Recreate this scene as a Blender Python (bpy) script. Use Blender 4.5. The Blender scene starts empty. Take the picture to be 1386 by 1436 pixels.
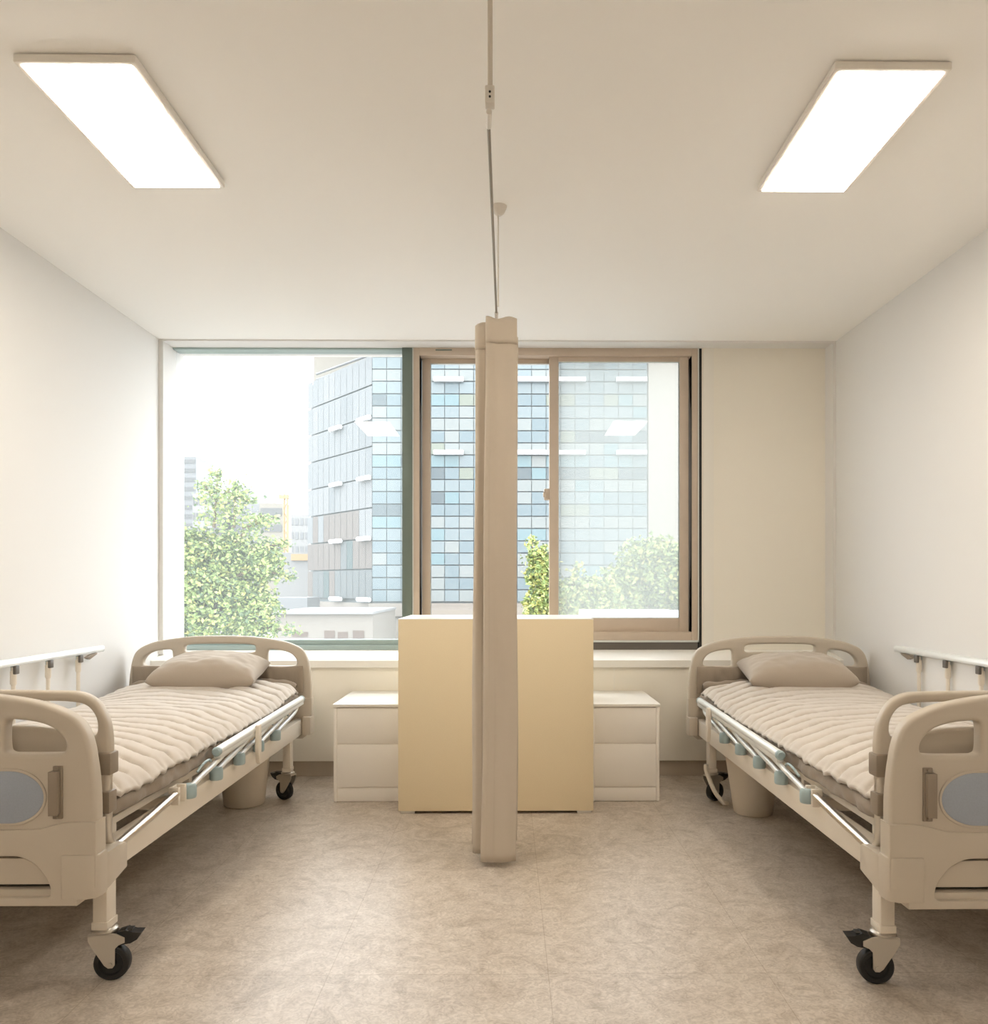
import bpy, bmesh, math, random
from mathutils import Vector, Matrix, noise

random.seed(11)
SC = bpy.context.scene
COL = SC.collection
PI = math.pi

# ------------------------------------------------------------------ camera
CAM_H, FPX, CX, CY = 1.115, 1100.0, 721.6, 821.0
YAW = math.radians(0.5)
cd = bpy.data.cameras.new('camera')
cam = bpy.data.objects.new('camera', cd)
COL.objects.link(cam)
cam.location = (0, 0, CAM_H)
cam.rotation_euler = (PI / 2, 0, -YAW)
cd.sensor_fit = 'HORIZONTAL'
cd.sensor_width = 36
cd.lens = 36 * FPX / 1386
cd.shift_x = -(CX - 693) / 1386
cd.shift_y = (CY - 718) / 1386
cd.clip_start = 0.05
cd.clip_end = 2000
SC.camera = cam

# ------------------------------------------------------------------ light
LAMP = 17.5
SKY = 4.5
world = bpy.data.worlds.new('overcast_sky')
SC.world = world
world.use_nodes = True
wn = world.node_tree
wn.nodes.clear()
wo = wn.nodes.new('ShaderNodeOutputWorld')
wb = wn.nodes.new('ShaderNodeBackground')
wr = wn.nodes.new('ShaderNodeValToRGB')
wz = wn.nodes.new('ShaderNodeTexNoise')
wz.inputs['Scale'].default_value = 3.0
wz.inputs['Detail'].default_value = 5.0
wr.color_ramp.elements[0].position = 0.3
wr.color_ramp.elements[0].color = (0.86, 0.93, 1.0, 1)
wr.color_ramp.elements[1].position = 0.7
wr.color_ramp.elements[1].color = (1.0, 1.0, 0.98, 1)
wn.links.new(wz.outputs['Fac'], wr.inputs['Fac'])
wn.links.new(wr.outputs['Color'], wb.inputs['Color'])
wb.inputs['Strength'].default_value = SKY
wn.links.new(wb.outputs[0], wo.inputs['Surface'])

SC.view_settings.view_transform = 'Standard'
SC.view_settings.look = 'None'
SC.view_settings.gamma = 1
SC.view_settings.use_curve_mapping = False
SC.view_settings.exposure = 0.65
try:
    SC.cycles.max_bounces = 12
    SC.cycles.diffuse_bounces = 8
    SC.cycles.transparent_max_bounces = 24
    SC.cycles.use_denoising = True
    SC.cycles.sample_clamp_indirect = 6
except Exception:
    pass


# ------------------------------------------------------------------ helpers
def at(px, py, D):
    """world point on the plane y = D whose direction is that of a photo pixel"""
    t = (px - CX) / FPX
    X = D * (t * math.cos(YAW) + math.sin(YAW)) / (math.cos(YAW) - t * math.sin(YAW))
    dep = D * math.cos(YAW) + X * math.sin(YAW)
    return Vector((X, D, CAM_H - (py - CY) / FPX * dep))


def wx(px, D):
    return at(px, 0, D).x


def wz_(py, D, px=712):
    return at(px, py, D).z


def lin(c):
    return tuple((x / 12.92 if x <= 0.04045 else ((x + 0.055) / 1.055) ** 2.4) for x in c)


def mat(name, rgb, rough=0.5, metal=0.0, spec=0.5, noise_amt=0.0, nscale=30, bump=0.0, bscale=200, sheen=0.0, coords='Object'):
    """rgb is linear albedo"""
    m = bpy.data.materials.new(name)
    m.use_nodes = True
    nt = m.node_tree
    b = nt.nodes['Principled BSDF']
    b.inputs['Base Color'].default_value = (*rgb, 1)
    b.inputs['Roughness'].default_value = rough
    b.inputs['Metallic'].default_value = metal
    b.inputs['Specular IOR Level'].default_value = spec
    if sheen:
        b.inputs['Sheen Weight'].default_value = sheen
    tc = None
    if noise_amt or bump:
        tc = nt.nodes.new('ShaderNodeTexCoord')
    if noise_amt:
        n = nt.nodes.new('ShaderNodeTexNoise')
        n.inputs['Scale'].default_value = nscale
        n.inputs['Detail'].default_value = 4
        r = nt.nodes.new('ShaderNodeValToRGB')
        r.color_ramp.elements[0].position = 0.3
        r.color_ramp.elements[1].position = 0.7
        r.color_ramp.elements[0].color = (*[c * (1 - noise_amt) for c in rgb], 1)
        r.color_ramp.elements[1].color = (*[min(1, c * (1 + noise_amt)) for c in rgb], 1)
        nt.links.new(tc.outputs[coords], n.inputs['Vector'])
        nt.links.new(n.outputs['Fac'], r.inputs['Fac'])
        nt.links.new(r.outputs['Color'], b.inputs['Base Color'])
    if bump:
        n2 = nt.nodes.new('ShaderNodeTexNoise')
        n2.inputs['Scale'].default_value = bscale
        n2.inputs['Detail'].default_value = 3
        bp = nt.nodes.new('ShaderNodeBump')
        bp.inputs['Strength'].default_value = bump
        bp.inputs['Distance'].default_value = 0.002
        nt.links.new(tc.outputs[coords], n2.inputs['Vector'])
        nt.links.new(n2.outputs['Fac'], bp.inputs['Height'])
        nt.links.new(bp.outputs[0], b.inputs['Normal'])
    return m


def floor_mat():
    m = bpy.data.materials.new('vinyl_tile')
    m.use_nodes = True
    nt = m.node_tree
    b = nt.nodes['Principled BSDF']
    tc = nt.nodes.new('ShaderNodeTexCoord')
    n1 = nt.nodes.new('ShaderNodeTexNoise')
    n1.inputs['Scale'].default_value = 7.5
    n1.inputs['Detail'].default_value = 12
    n1.inputs['Roughness'].default_value = 0.72
    n1.inputs['Distortion'].default_value = 1.6
    r1 = nt.nodes.new('ShaderNodeValToRGB')
    e = r1.color_ramp.elements
    e[0].position = 0.30
    e[0].color = (0.40, 0.335, 0.268, 1)
    e[1].position = 0.68
    e[1].color = (0.66, 0.595, 0.52, 1)
    mid = r1.color_ramp.elements.new(0.5)
    mid.color = (0.57, 0.50, 0.425, 1)
    n2 = nt.nodes.new('ShaderNodeTexNoise')
    n2.inputs['Scale'].default_value = 42
    n2.inputs['Detail'].default_value = 8
    n2.inputs['Distortion'].default_value = 2.5
    r2 = nt.nodes.new('ShaderNodeValToRGB')
    r2.color_ramp.elements[0].position = 0.35
    r2.color_ramp.elements[0].color = (0.80, 0.78, 0.76, 1)
    r2.color_ramp.elements[1].position = 0.62
    r2.color_ramp.elements[1].color = (1.05, 1.05, 1.05, 1)
    mx = nt.nodes.new('ShaderNodeMix')
    mx.data_type = 'RGBA'
    mx.blend_type = 'MULTIPLY'
    mx.inputs[0].default_value = 1.0
    mp = nt.nodes.new('ShaderNodeMapping')
    mp.inputs['Location'].default_value = (0.513, 0.27, 0)
    bk = nt.nodes.new('ShaderNodeTexBrick')
    bk.offset = 0.0
    bk.inputs['Scale'].default_value = 1.0
    bk.inputs['Brick Width'].default_value = 0.63
    bk.inputs['Row Height'].default_value = 0.84
    bk.inputs['Mortar Size'].default_value = 0.0016
    bk.inputs['Mortar Smooth'].default_value = 0.3
    bk.inputs['Color1'].default_value = (1, 1, 1, 1)
    bk.inputs['Color2'].default_value = (0.965, 0.965, 0.965, 1)
    bk.inputs['Mortar'].default_value = (0.78, 0.75, 0.71, 1)
    mx2 = nt.nodes.new('ShaderNodeMix')
    mx2.data_type = 'RGBA'
    mx2.blend_type = 'MULTIPLY'
    mx2.inputs[0].default_value = 1.0
    L = nt.links.new
    L(tc.outputs['Object'], n1.inputs['Vector'])
    L(tc.outputs['Object'], n2.inputs['Vector'])
    L(tc.outputs['Object'], mp.inputs['Vector'])
    L(mp.outputs[0], bk.inputs['Vector'])
    L(n1.outputs['Fac'], r1.inputs['Fac'])
    L(n2.outputs['Fac'], r2.inputs['Fac'])
    L(r1.outputs[0], mx.inputs[6])
    L(r2.outputs[0], mx.inputs[7])
    L(mx.outputs[2], mx2.inputs[6])
    L(bk.outputs['Color'], mx2.inputs[7])
    L(mx2.outputs[2], b.inputs['Base Color'])
    b.inputs['Roughness'].default_value = 0.36
    b.inputs['Specular IOR Level'].default_value = 0.45
    return m


def glass_mat(name, refl=0.06, haze=0.0, tint=(1, 1, 1), hz=(1, 1, 1)):
    m = bpy.data.materials.new(name)
    m.use_nodes = True
    nt = m.node_tree
    nt.nodes.clear()
    out = nt.nodes.new('ShaderNodeOutputMaterial')
    tr = nt.nodes.new('ShaderNodeBsdfTransparent')
    tr.inputs[0].default_value = (*tint, 1)
    gl = nt.nodes.new('ShaderNodeBsdfGlossy')
    gl.inputs['Roughness'].default_value = 0.0
    mx = nt.nodes.new('ShaderNodeMixShader')
    mx.inputs[0].default_value = refl
    nt.links.new(tr.outputs[0], mx.inputs[1])
    nt.links.new(gl.outputs[0], mx.inputs[2])
    last = mx
    if haze:
        tl = nt.nodes.new('ShaderNodeBsdfTranslucent')
        tl.inputs[0].default_value = (*hz, 1)
        m2 = nt.nodes.new('ShaderNodeMixShader')
        m2.inputs[0].default_value = haze
        nt.links.new(mx.outputs[0], m2.inputs[1])
        nt.links.new(tl.outputs[0], m2.inputs[2])
        last = m2
    nt.links.new(last.outputs[0], out.inputs['Surface'])
    return m


def emit_mat(name, rgb, s):
    m = bpy.data.materials.new(name)
    m.use_nodes = True
    nt = m.node_tree
    nt.nodes.clear()
    out = nt.nodes.new('ShaderNodeOutputMaterial')
    em = nt.nodes.new('ShaderNodeEmission')
    em.inputs[0].default_value = (*rgb, 1)
    em.inputs[1].default_value = s
    nt.links.new(em.outputs[0], out.inputs['Surface'])
    return m


M = {}
M['floor'] = floor_mat()
M['ceiling'] = mat('ceiling_paint', (0.93, 0.915, 0.885), 0.9, spec=0.1)
M['wall'] = mat('wall_paint', (0.765, 0.755, 0.735), 0.85, spec=0.15, bump=0.05, bscale=350)
M['wall_back'] = mat('window_wall_paint', (0.86, 0.82, 0.735), 0.8, spec=0.2)
M['trim'] = mat('painted_trim', (0.83, 0.80, 0.73), 0.6)
M['sill'] = mat('sill_laminate', (0.86, 0.84, 0.79), 0.35)
M['base'] = mat('baseboard_vinyl', (0.50, 0.43, 0.35), 0.6)
M['dark_gap'] = mat('dark_seal', (0.02, 0.02, 0.02), 0.6)
M['green_frame'] = mat('green_grey_aluminium', (0.16, 0.20, 0.175), 0.4, metal=0.2)
M['teal_frame'] = mat('pale_teal_aluminium', (0.36, 0.45, 0.44), 0.4)
M['grey_frame'] = mat('dark_grey_aluminium', (0.13, 0.115, 0.10), 0.45)
M['brown_frame'] = mat('taupe_window_vinyl', (0.56, 0.465, 0.375), 0.45, noise_amt=0.03, nscale=8)
M['light_edge'] = mat('pale_metal_edge', (0.62, 0.64, 0.62), 0.4)
M['glass'] = glass_mat('clear_window_glass', 0.05)
M['glass_left'] = glass_mat('glare_haze_glass', 0.022, haze=0.09, hz=(0.40, 0.44, 0.43))  # translucent mix stands in for glare washing out the left pane
M['glass_hazy'] = glass_mat('hazy_window_glass', 0.024, haze=0.40, hz=(0.33, 0.345, 0.33))
M['lamp_body'] = mat('lamp_housing', (0.80, 0.76, 0.70), 0.5)
M['lamp'] = emit_mat('lamp_diffuser', (1.0, 0.90, 0.765), LAMP)
M['bed'] = mat('cream_bed_plastic', (0.55, 0.485, 0.40), 0.42, bump=0.02, bscale=500)
M['steel_cream'] = mat('cream_enamel', (0.78, 0.71, 0.61), 0.38)
M['blue_panel'] = mat('blue_grey_insert', (0.35, 0.39, 0.46), 0.5, noise_amt=0.04, nscale=300)
M['grey_plastic'] = mat('grey_brown_plastic', (0.29, 0.235, 0.18), 0.45)
M['chrome'] = mat('polished_steel', (0.70, 0.66, 0.60), 0.30, metal=1.0)
M['zinc'] = mat('zinc_plated_steel', (0.62, 0.58, 0.52), 0.38, metal=0.75)
M['alu'] = mat('silver_white_aluminium', (0.78, 0.80, 0.79), 0.32, metal=0.25)
M['cap'] = mat('blue_grey_cap', (0.36, 0.46, 0.48), 0.5)
M['rubber'] = mat('black_rubber', (0.013, 0.012, 0.012), 0.5)
M['hub'] = mat('dark_wheel_hub', (0.03, 0.027, 0.024), 0.45)
M['black'] = mat('black_plastic', (0.016, 0.015, 0.014), 0.4)
M['mattress'] = mat('taupe_cotton', (0.32, 0.265, 0.21), 0.9, spec=0.1, bump=0.25, bscale=120, sheen=0.2)
M['pillow'] = mat('taupe_pillowcase', (0.46, 0.395, 0.325), 0.88, spec=0.12, bump=0.15, bscale=160, sheen=0.25)
M['quilt'] = mat('pink_beige_quilt', (0.60, 0.545, 0.485), 0.92, spec=0.08, bump=0.2, bscale=180, sheen=0.3)
M['bin'] = mat('beige_bin_plastic', (0.72, 0.64, 0.53), 0.45)
M['curtain'] = mat('taupe_curtain', (0.56, 0.49, 0.405), 0.85, spec=0.1, bump=0.12, bscale=260, sheen=0.2)
M['track'] = mat('bronze_grey_track', (0.24, 0.20, 0.155), 0.45, metal=0.2)
M['white_plastic'] = mat('white_fitting', (0.70, 0.66, 0.60), 0.4)
M['grey_pole'] = mat('grey_painted_pole', (0.60, 0.55, 0.48), 0.45)
M['white_lam'] = mat('white_laminate', (0.90, 0.855, 0.79), 0.42)
M['white_top'] = mat('white_laminate_and_sheen_top', (0.83, 0.80, 0.74), 0.3)
M['tan'] = mat('tan_laminate', (0.81, 0.685, 0.47), 0.5, noise_amt=0.025, nscale=250)
M['tan_edge'] = mat('pale_cabinet_shell', (0.72, 0.62, 0.44), 0.4)


def tag(o, label=None, cat=None, group=None, kind=None):
    if label:
        o['label'] = label
    if cat:
        o['category'] = cat
    if group:
        o['group'] = group
    if kind:
        o['kind'] = kind
    return o


def empty(name, loc, label=None, cat=None, group=None, kind=None):
    o = bpy.data.objects.new(name, None)
    o.empty_display_size = 0.1
    o.location = loc
    COL.objects.link(o)
    tag(o, label, cat, group, kind)
    return o


class MB:
    """collects shapes into one mesh; optional mirror sign for x"""

    def __init__(self, s=1):
        self.bm = bmesh.new()
        self.s = s
        self.mi = 0

    def _v(self, p):
        return self.bm.verts.new((p[0] * self.s, p[1], p[2]))

    def _f(self, vs):
        try:
            f = self.bm.faces.new(vs)
            f.material_index = self.mi
            return f
        except ValueError:
            return None

    def box(self, x0, x1, y0, y1, z0, z1, bev=0.0, seg=2):
        vs = [self._v((x, y, z)) for x in (x0, x1) for y in (y0, y1) for z in (z0, z1)]
        idx = [(0, 1, 3, 2), (4, 6, 7, 5), (0, 4, 5, 1), (2, 3, 7, 6), (0, 2, 6, 4), (1, 5, 7, 3)]
        fs = [self._f([vs[i] for i in q]) for q in idx]
        if bev:
            es = set()
            for f in fs:
                es.update(f.edges)
            r = bmesh.ops.bevel(self.bm, geom=list(es), offset=bev, segments=seg, profile=0.5, affect='EDGES')
            for f in r['faces']:
                f.material_index = self.mi
        return self

    def quad(self, a, b, c, d):
        self._f([self._v(a), self._v(b), self._v(c), self._v(d)])
        return self

    def prism(self, pts, axis, a0, a1, bev=0.0, seg=2):
        """pts 2D polygon; axis 'x': pts are (y,z); 'y': (x,z); 'z': (x,y)"""
        def mk(p, a):
            if axis == 'x':
                return (a, p[0], p[1])
            if axis == 'y':
                return (p[0], a, p[1])
            return (p[0], p[1], a)
        A = [self._v(mk(p, a0)) for p in pts]
        B = [self._v(mk(p, a1)) for p in pts]
        n = len(pts)
        fs = [self._f(A), self._f(B[::-1])]
        for i in range(n):
            fs.append(self._f([A[i], A[(i + 1) % n], B[(i + 1) % n], B[i]]))
        if bev:
            es = set(fs[0].edges) | set(fs[1].edges)
            r = bmesh.ops.bevel(self.bm, geom=list(es), offset=bev, segments=seg, profile=0.5, affect='EDGES')
        return self

    def tube(self, path, r, n=12, caps=True, flat=1.0):
        path = [Vector(p) for p in path]
        rings = []
        up = None
        for i, p in enumerate(path):
            if i == 0:
                d = path[1] - path[0]
            elif i == len(path) - 1:
                d = path[-1] - path[-2]
            else:
                d = (path[i + 1] - path[i]).normalized() + (path[i] - path[i - 1]).normalized()
            d.normalize()
            if up is None:
                up = Vector((0, 0, 1)) if abs(d.z) < 0.9 else Vector((1, 0, 0))
            sx = d.cross(up)
            sx.normalize()
            up = sx.cross(d)
            up.normalize()
            rr = r[i] if isinstance(r, (list, tuple)) else r
            rings.append([self._v(p + sx * math.cos(2 * PI * k / n) * rr * flat + up * math.sin(2 * PI * k / n) * rr) for k in range(n)])
        for a, b in zip(rings[:-1], rings[1:]):
            for k in range(n):
                self._f([a[k], a[(k + 1) % n], b[(k + 1) % n], b[k]])
        if caps:
            self._f(rings[0][::-1])
            self._f(rings[-1])
        return self

    def lathe(self, prof, c, axis='z', n=32, close=False):
        """prof list of (r, h) about axis through c"""
        rings = []
        c = Vector(c)
        for r, h in prof:
            ring = []
            for k in range(n):
                a = 2 * PI * k / n
                u, v = r * math.cos(a), r * math.sin(a)
                if axis == 'z':
                    p = (u, v, h)
                elif axis == 'y':
                    p = (u, h, v)
                else:
                    p = (h, u, v)
                ring.append(self._v(c + Vector(p)))
            rings.append(ring)
        pr = list(zip(rings[:-1], rings[1:]))
        if close:
            pr.append((rings[-1], rings[0]))
        for a, b in pr:
            for k in range(n):
                self._f([a[k], a[(k + 1) % n], b[(k + 1) % n], b[k]])
        if not close:
            if prof[0][0] > 1e-5:
                self._f(rings[0][::-1])
            if prof[-1][0] > 1e-5:
                self._f(rings[-1])
        return self

    def grid(self, fn, nu, nv, closed=False):
        vs = [[self._v(fn(i / nu, j / nv)) for j in range(nv + 1)] for i in range(nu + 1)]
        for i in range(nu):
            for j in range(nv):
                self._f([vs[i][j], vs[i + 1][j], vs[i + 1][j + 1], vs[i][j + 1]])
        return self

    def transform(self, mtx):
        bmesh.ops.transform(self.bm, matrix=mtx, verts=self.bm.verts)
        return self

    def build(self, name, mats, parent=None, smooth=True, angle=35, loc=None, weld=True):
        if weld:
            bmesh.ops.remove_doubles(self.bm, verts=self.bm.verts, dist=1e-6)
        bmesh.ops.recalc_face_normals(self.bm, faces=self.bm.faces)
        me = bpy.data.meshes.new(name)
        self.bm.to_mesh(me)
        self.bm.free()
        if not isinstance(mats, (list, tuple)):
            mats = [mats]
        for m in mats:
            me.materials.append(m)
        if smooth:
            me.polygons.foreach_set('use_smooth', [True] * len(me.polygons))
            me.set_sharp_from_angle(angle=math.radians(angle))
        o = bpy.data.objects.new(name, me)
        COL.objects.link(o)
        if parent is not None:
            o.parent = parent
        if loc:
            o.location = loc
        return o


def link_mesh(name, me, mats, parent=None, smooth=True, angle=35):
    me.name = name
    me.materials.clear()
    for m in (mats if isinstance(mats, (list, tuple)) else [mats]):
        me.materials.append(m)
    if smooth:
        me.polygons.foreach_set('use_smooth', [True] * len(me.polygons))
        me.set_sharp_from_angle(angle=math.radians(angle))
    o = bpy.data.objects.new(name, me)
    COL.objects.link(o)
    if parent is not None:
        o.parent = parent
    return o


def smooth_loop(pts, n=6):
    """closed Catmull-Rom through pts"""
    out = []
    N = len(pts)
    for i in range(N):
        p0, p1, p2, p3 = (Vector(pts[(i + k - 1) % N]) for k in range(4))
        for j in range(n):
            t = j / n
            out.append(0.5 * ((2 * p1) + (-p0 + p2) * t + (2 * p0 - 5 * p1 + 4 * p2 - p3) * t * t + (-p0 + 3 * p1 - 3 * p2 + p3) * t ** 3))
    return out


def smooth_path(pts, n=6):
    pts = [Vector(p) for p in pts]
    out = []
    for i in range(len(pts) - 1):
        p0 = pts[max(i - 1, 0)]
        p1, p2 = pts[i], pts[i + 1]
        p3 = pts[min(i + 2, len(pts) - 1)]
        for j in range(n):
            t = j / n
            out.append(0.5 * ((2 * p1) + (-p0 + p2) * t + (2 * p0 - 5 * p1 + 4 * p2 - p3) * t * t + (-p0 + 3 * p1 - 3 * p2 + p3) * t ** 3))
    out.append(pts[-1])
    return out


def round_poly(pts, r, seg=5):
    """round the corners of a 2D polygon; r number or list"""
    out = []
    N = len(pts)
    for i in range(N):
        p = Vector(pts[i][:2])
        a = Vector(pts[i - 1][:2]) - p
        b = Vector(pts[(i + 1) % N][:2]) - p
        rr = r[i] if isinstance(r, (list, tuple)) else r
        rr = min(rr, a.length * 0.49, b.length * 0.49)
        if rr < 1e-5:
            out.append(p)
            continue
        A = p + a.normalized() * rr
        B = p + b.normalized() * rr
        for k in range(seg + 1):
            t = k / seg
            out.append((1 - t) ** 2 * A + 2 * t * (1 - t) * p + t * t * B)
    return out


def board(name, loops, y0, y1, bev, m, parent, seg=3):
    """plate in the XZ plane with holes, from 2D curve loops (x,z), rounded rims"""
    cu = bpy.data.curves.new(name, 'CURVE')
    cu.dimensions = '2D'
    cu.fill_mode = 'BOTH'
    for lp in loops:
        sp = cu.splines.new('POLY')
        sp.points.add(len(lp) - 1)
        for i, p in enumerate(lp):
            sp.points[i].co = (p[0], p[1], 0, 1)
        sp.use_cyclic_u = True
    th = (y1 - y0) / 2
    cu.bevel_depth = bev
    cu.bevel_resolution = seg
    cu.extrude = max(th - bev, 0.0)
    cu.offset = -bev
    tmp = bpy.data.objects.new('tmp', cu)
    COL.objects.link(tmp)
    dg = bpy.context.evaluated_depsgraph_get()
    me = bpy.data.meshes.new_from_object(tmp.evaluated_get(dg))
    bpy.data.objects.remove(tmp)
    bpy.data.curves.remove(cu)
    # curve (x, y, z) -> world (x, z', y)
    me.transform(Matrix(((1, 0, 0, 0), (0, 0, 1, (y0 + y1) / 2), (0, 1, 0, 0), (0, 0, 0, 1))))
    bm = bmesh.new()
    bm.from_mesh(me)
    bmesh.ops.remove_doubles(bm, verts=bm.verts, dist=1e-5)
    bmesh.ops.recalc_face_normals(bm, faces=bm.faces)
    bm.to_mesh(me)
    bm.free()
    return link_mesh(name, me, m, parent, angle=40)


def box_obj(name, m, x0, x1, y0, y1, z0, z1, parent=None, bev=0.0, kind=None):
    o = MB().box(x0, x1, y0, y1, z0, z1, bev).build(name, m, parent)
    if kind:
        o['kind'] = kind
    return o


# ------------------------------------------------------------------ room shell
XL, XR, ZC = -2.06, 1.955, 2.569
YB = -2.6
YW = 4.77          # inner plane of the window frames
YP = 4.56          # panelled wall under the sill

S = dict(kind='structure')
tag(box_obj('floor', M['floor'], XL - .2, XR + .2, YB, 4.85, -0.15, 0), **S)
tag(box_obj('ceiling', M['ceiling'], XL - .2, XR + .2, YB, 5.0, ZC, ZC + .2), **S)
tag(box_obj('wall_left', M['wall'], XL - .2, XL, YB, 4.95, 0, ZC), **S)
tag(box_obj('wall_right', M['wall'], XR, XR + .2, YB, 4.95, 0, ZC), **S)
tag(box_obj('wall_rear', M['wall'], XL - .2, XR + .2, YB - .2, YB, -.1, ZC + .1), **S)

zs_f, zs_b = .6835, .728
xw = wx(980, YW)
# wall round the window: solid part to the right plus the panelled part under the sill
w = MB()
w.box(xw + .02, XR, YW, 4.95, .70, ZC)
w.build('wall_back', M['wall_back'])['kind'] = 'structure'
w = MB()
w.box(XL, XR, YP, 4.95, .095, .638, bev=.002)
w.build('wall_under_window', M['wall_back'])['kind'] = 'structure'
w = MB()
for xs in (wx(553, YP), -1.45, .62, 1.25):
    w.box(xs - .0012, xs + .0012, YP - .0008, YP + .001, .10, .636)
w.build('trim_1', M['sill'])['kind'] = 'structure'
w = MB()
w.box(XL, XR, YP + .035, 4.9, 0, .098)
w.build('baseboard_back', M['base'])['kind'] = 'structure'
# sloped sill with a plain front face
w = MB()
w.prism([(YP - .02, .640), (YP - .02, zs_f - .003), (YP - .016, zs_f), (YW + .03, zs_b), (YW + .03, .640)], 'x', XL, XR)
w.build('trim_2', M['sill'])['kind'] = 'structure'
# thin trim where the ceiling meets the window bay
w = MB()
w.box(XL, XR, 4.65, 4.95, ZC - .009, ZC)
w.box(XL, wx(241, YW), 4.65, 4.95, zs_b - .02, ZC - .009)
w.box(XR - .016, XR, 4.65, 4.80, zs_b, ZC - .009)
w.build('trim_3', M['wall'])['kind'] = 'structure'
w = MB()
w.box(wx(986, YW), wx(1001, YW), YW - .006, YW, zs_b, ZC - .009)
w.build('trim_4', M['trim'])['kind'] = 'structure'

# window_1 : fixed pane on the left
W1 = empty('window_1', (-1.33, YW, zs_b), kind='structure')


def wbox(name, m, x0, x1, y0, y1, z0, z1, W, bev=.0015):
    lx, ly, lz = W.location
    return box_obj(name, m, x0 - lx, x1 - lx, y0 - ly, y1 - ly, z0 - lz, z1 - lz, W, bev)


zt = ZC - .009
gx0, gx1 = wx(241.5, YW), wx(564, YW)
wbox('top_frame', M['teal_frame'], gx0, gx1, YW + .01, YW + .11, wz_(491.5, YW + .02), zt, W1)
wbox('bottom_frame', M['teal_frame'], gx0, gx1, YW, YW + .11, zs_b - .01, wz_(905, YW), W1)
wbox('bottom_bead', M['teal_frame'], gx0, gx1, YW + .03, YW + .11, wz_(905, YW), wz_(897, YW + .03), W1)
wbox('mullion', M['green_frame'], gx1, wx(578, YW), YW, YW + .13, zs_b - .01, zt, W1)
wbox('pane', M['glass_left'], gx0, gx1, YW + .058, YW + .062, wz_(897, YW + .03), wz_(491.5, YW + .02), W1, 0)

# window_2 : sliding window on the right
W2 = empty('window_2', (.3, YW, zs_b), kind='structure')
fx0, fx1 = wx(580, YW), wx(979, YW)
zb2 = wz_(898, YW)
w = MB()
lx, ly, lz = W2.location
ft = .037


def frame_ring(mb, x0, x1, z0, z1, t, y0, y1, tb=None, tt=None):
    tb = tb or t
    tt = tt or t
    mb.box(x0, x0 + t, y0, y1, z0, z1, .002)
    mb.box(x1 - t, x1, y0, y1, z0, z1, .002)
    mb.box(x0 + t, x1 - t, y0, y1, z0, z0 + tb, .002)
    mb.box(x0 + t, x1 - t, y0, y1, z1 - tt, z1, .002)


w = MB()
frame_ring(w, fx0 - lx, fx1 - lx, zb2 - lz, zt - lz, ft, 0, .13, wz_(887, YW) - zb2 + .003, zt - wz_(498.5, YW))
w.build('outer_frame', M['brown_frame'], W2)
w = MB()
w.box(fx0 - lx - .006, fx0 - lx, -.004, .12, zb2 - lz, zt - lz)
w.box(fx1 - lx, fx1 - lx + .007, -.004, .12, zb2 - lz - .012, zt - lz)
w.box(fx0 - lx - .006, fx1 - lx + .007, -.004, .12, zb2 - lz - .012, zb2 - lz)
w.build('metal_edge', M['light_edge'], W2)
wbox('seal', M['dark_gap'], fx1 + .007, xw + .022, YW + .004, YW + .12, zs_b, zt, W2, 0)
wbox('bottom_rail', M['grey_frame'], fx0, fx1, YW + .004, YW + .12, zs_b - .01, zb2 - .012, W2)
wbox('vent_slot', M['green_frame'], wx(611, YW), wx(634, YW), YW - .002, YW + .01, zt - .018, zt - .010, W2)


def sash(x0, x1, y0, z0, z1, st, tb, tt, glass):
    s_ = MB()
    frame_ring(s_, x0 - lx, x1 - lx, z0 - lz, z1 - lz, st, y0 - ly, y0 - ly + .03, tb, tt)
    so = s_.build('sash', M['brown_frame'], W2)
    p = MB().box(x0 - lx + st - .004, x1 - lx - st + .004, y0 - ly + .013, y0 - ly + .017, z0 - lz + tb - .004, z1 - lz - tt + .004).build('pane', glass, so)
    g = MB()
    frame_ring(g, x0 - lx + st - .001, x1 - lx - st + .001, z0 - lz + tb - .001, z1 - lz - tt + .001, .004, y0 - ly - .001, y0 - ly + .02)
    g.build('gasket', M['light_edge'], so)
    return so


ysf, ysr = YW + .025, YW + .07
sash(wx(592, ysr), wx(784, ysr), ysr, wz_(887, ysr), wz_(499, ysr), .052, .088, .048, M['glass'])
sf = sash(wx(770.5, ysf), wx(966, ysf), ysf, wz_(887, ysf), wz_(497, ysf), .056, .088, .043, M['glass_hazy'])
la = wx(767, ysf) - lx
w = MB()
w.box(la - .016, la + .016, .028, .05, wz_(701, ysf) - lz, wz_(685, ysf) - lz, .004)
w.box(la - .022, la - .004, .02, .045, wz_(697, ysf) - lz, wz_(690, ysf) - lz, .003)
w.build('latch', M['brown_frame'], W2)


# ------------------------------------------------------------------ ceiling lights
def ceiling_light(x0, x1, y0, y1, label, group='flat ceiling light panels'):
    c = ((x0 + x1) / 2, (y0 + y1) / 2, ZC)
    r = empty('ceiling_light', c, label, 'ceiling light', group)
    hx, hy = (x1 - x0) / 2, (y1 - y0) / 2
    b = MB()
    b.box(-hx, hx, -hy, hy, -.026, -.003, .004)
    b.box(-hx + .03, hx - .03, -hy + .03, hy - .03, -.004, 0)
    b.build('housing', M['lamp_body'], r)
    MB().box(-hx + .016, hx - .016, -hy + .012, hy - .012, -.030, -.0255, .001).build('diffuser', M['lamp'], r)
    return r


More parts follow.
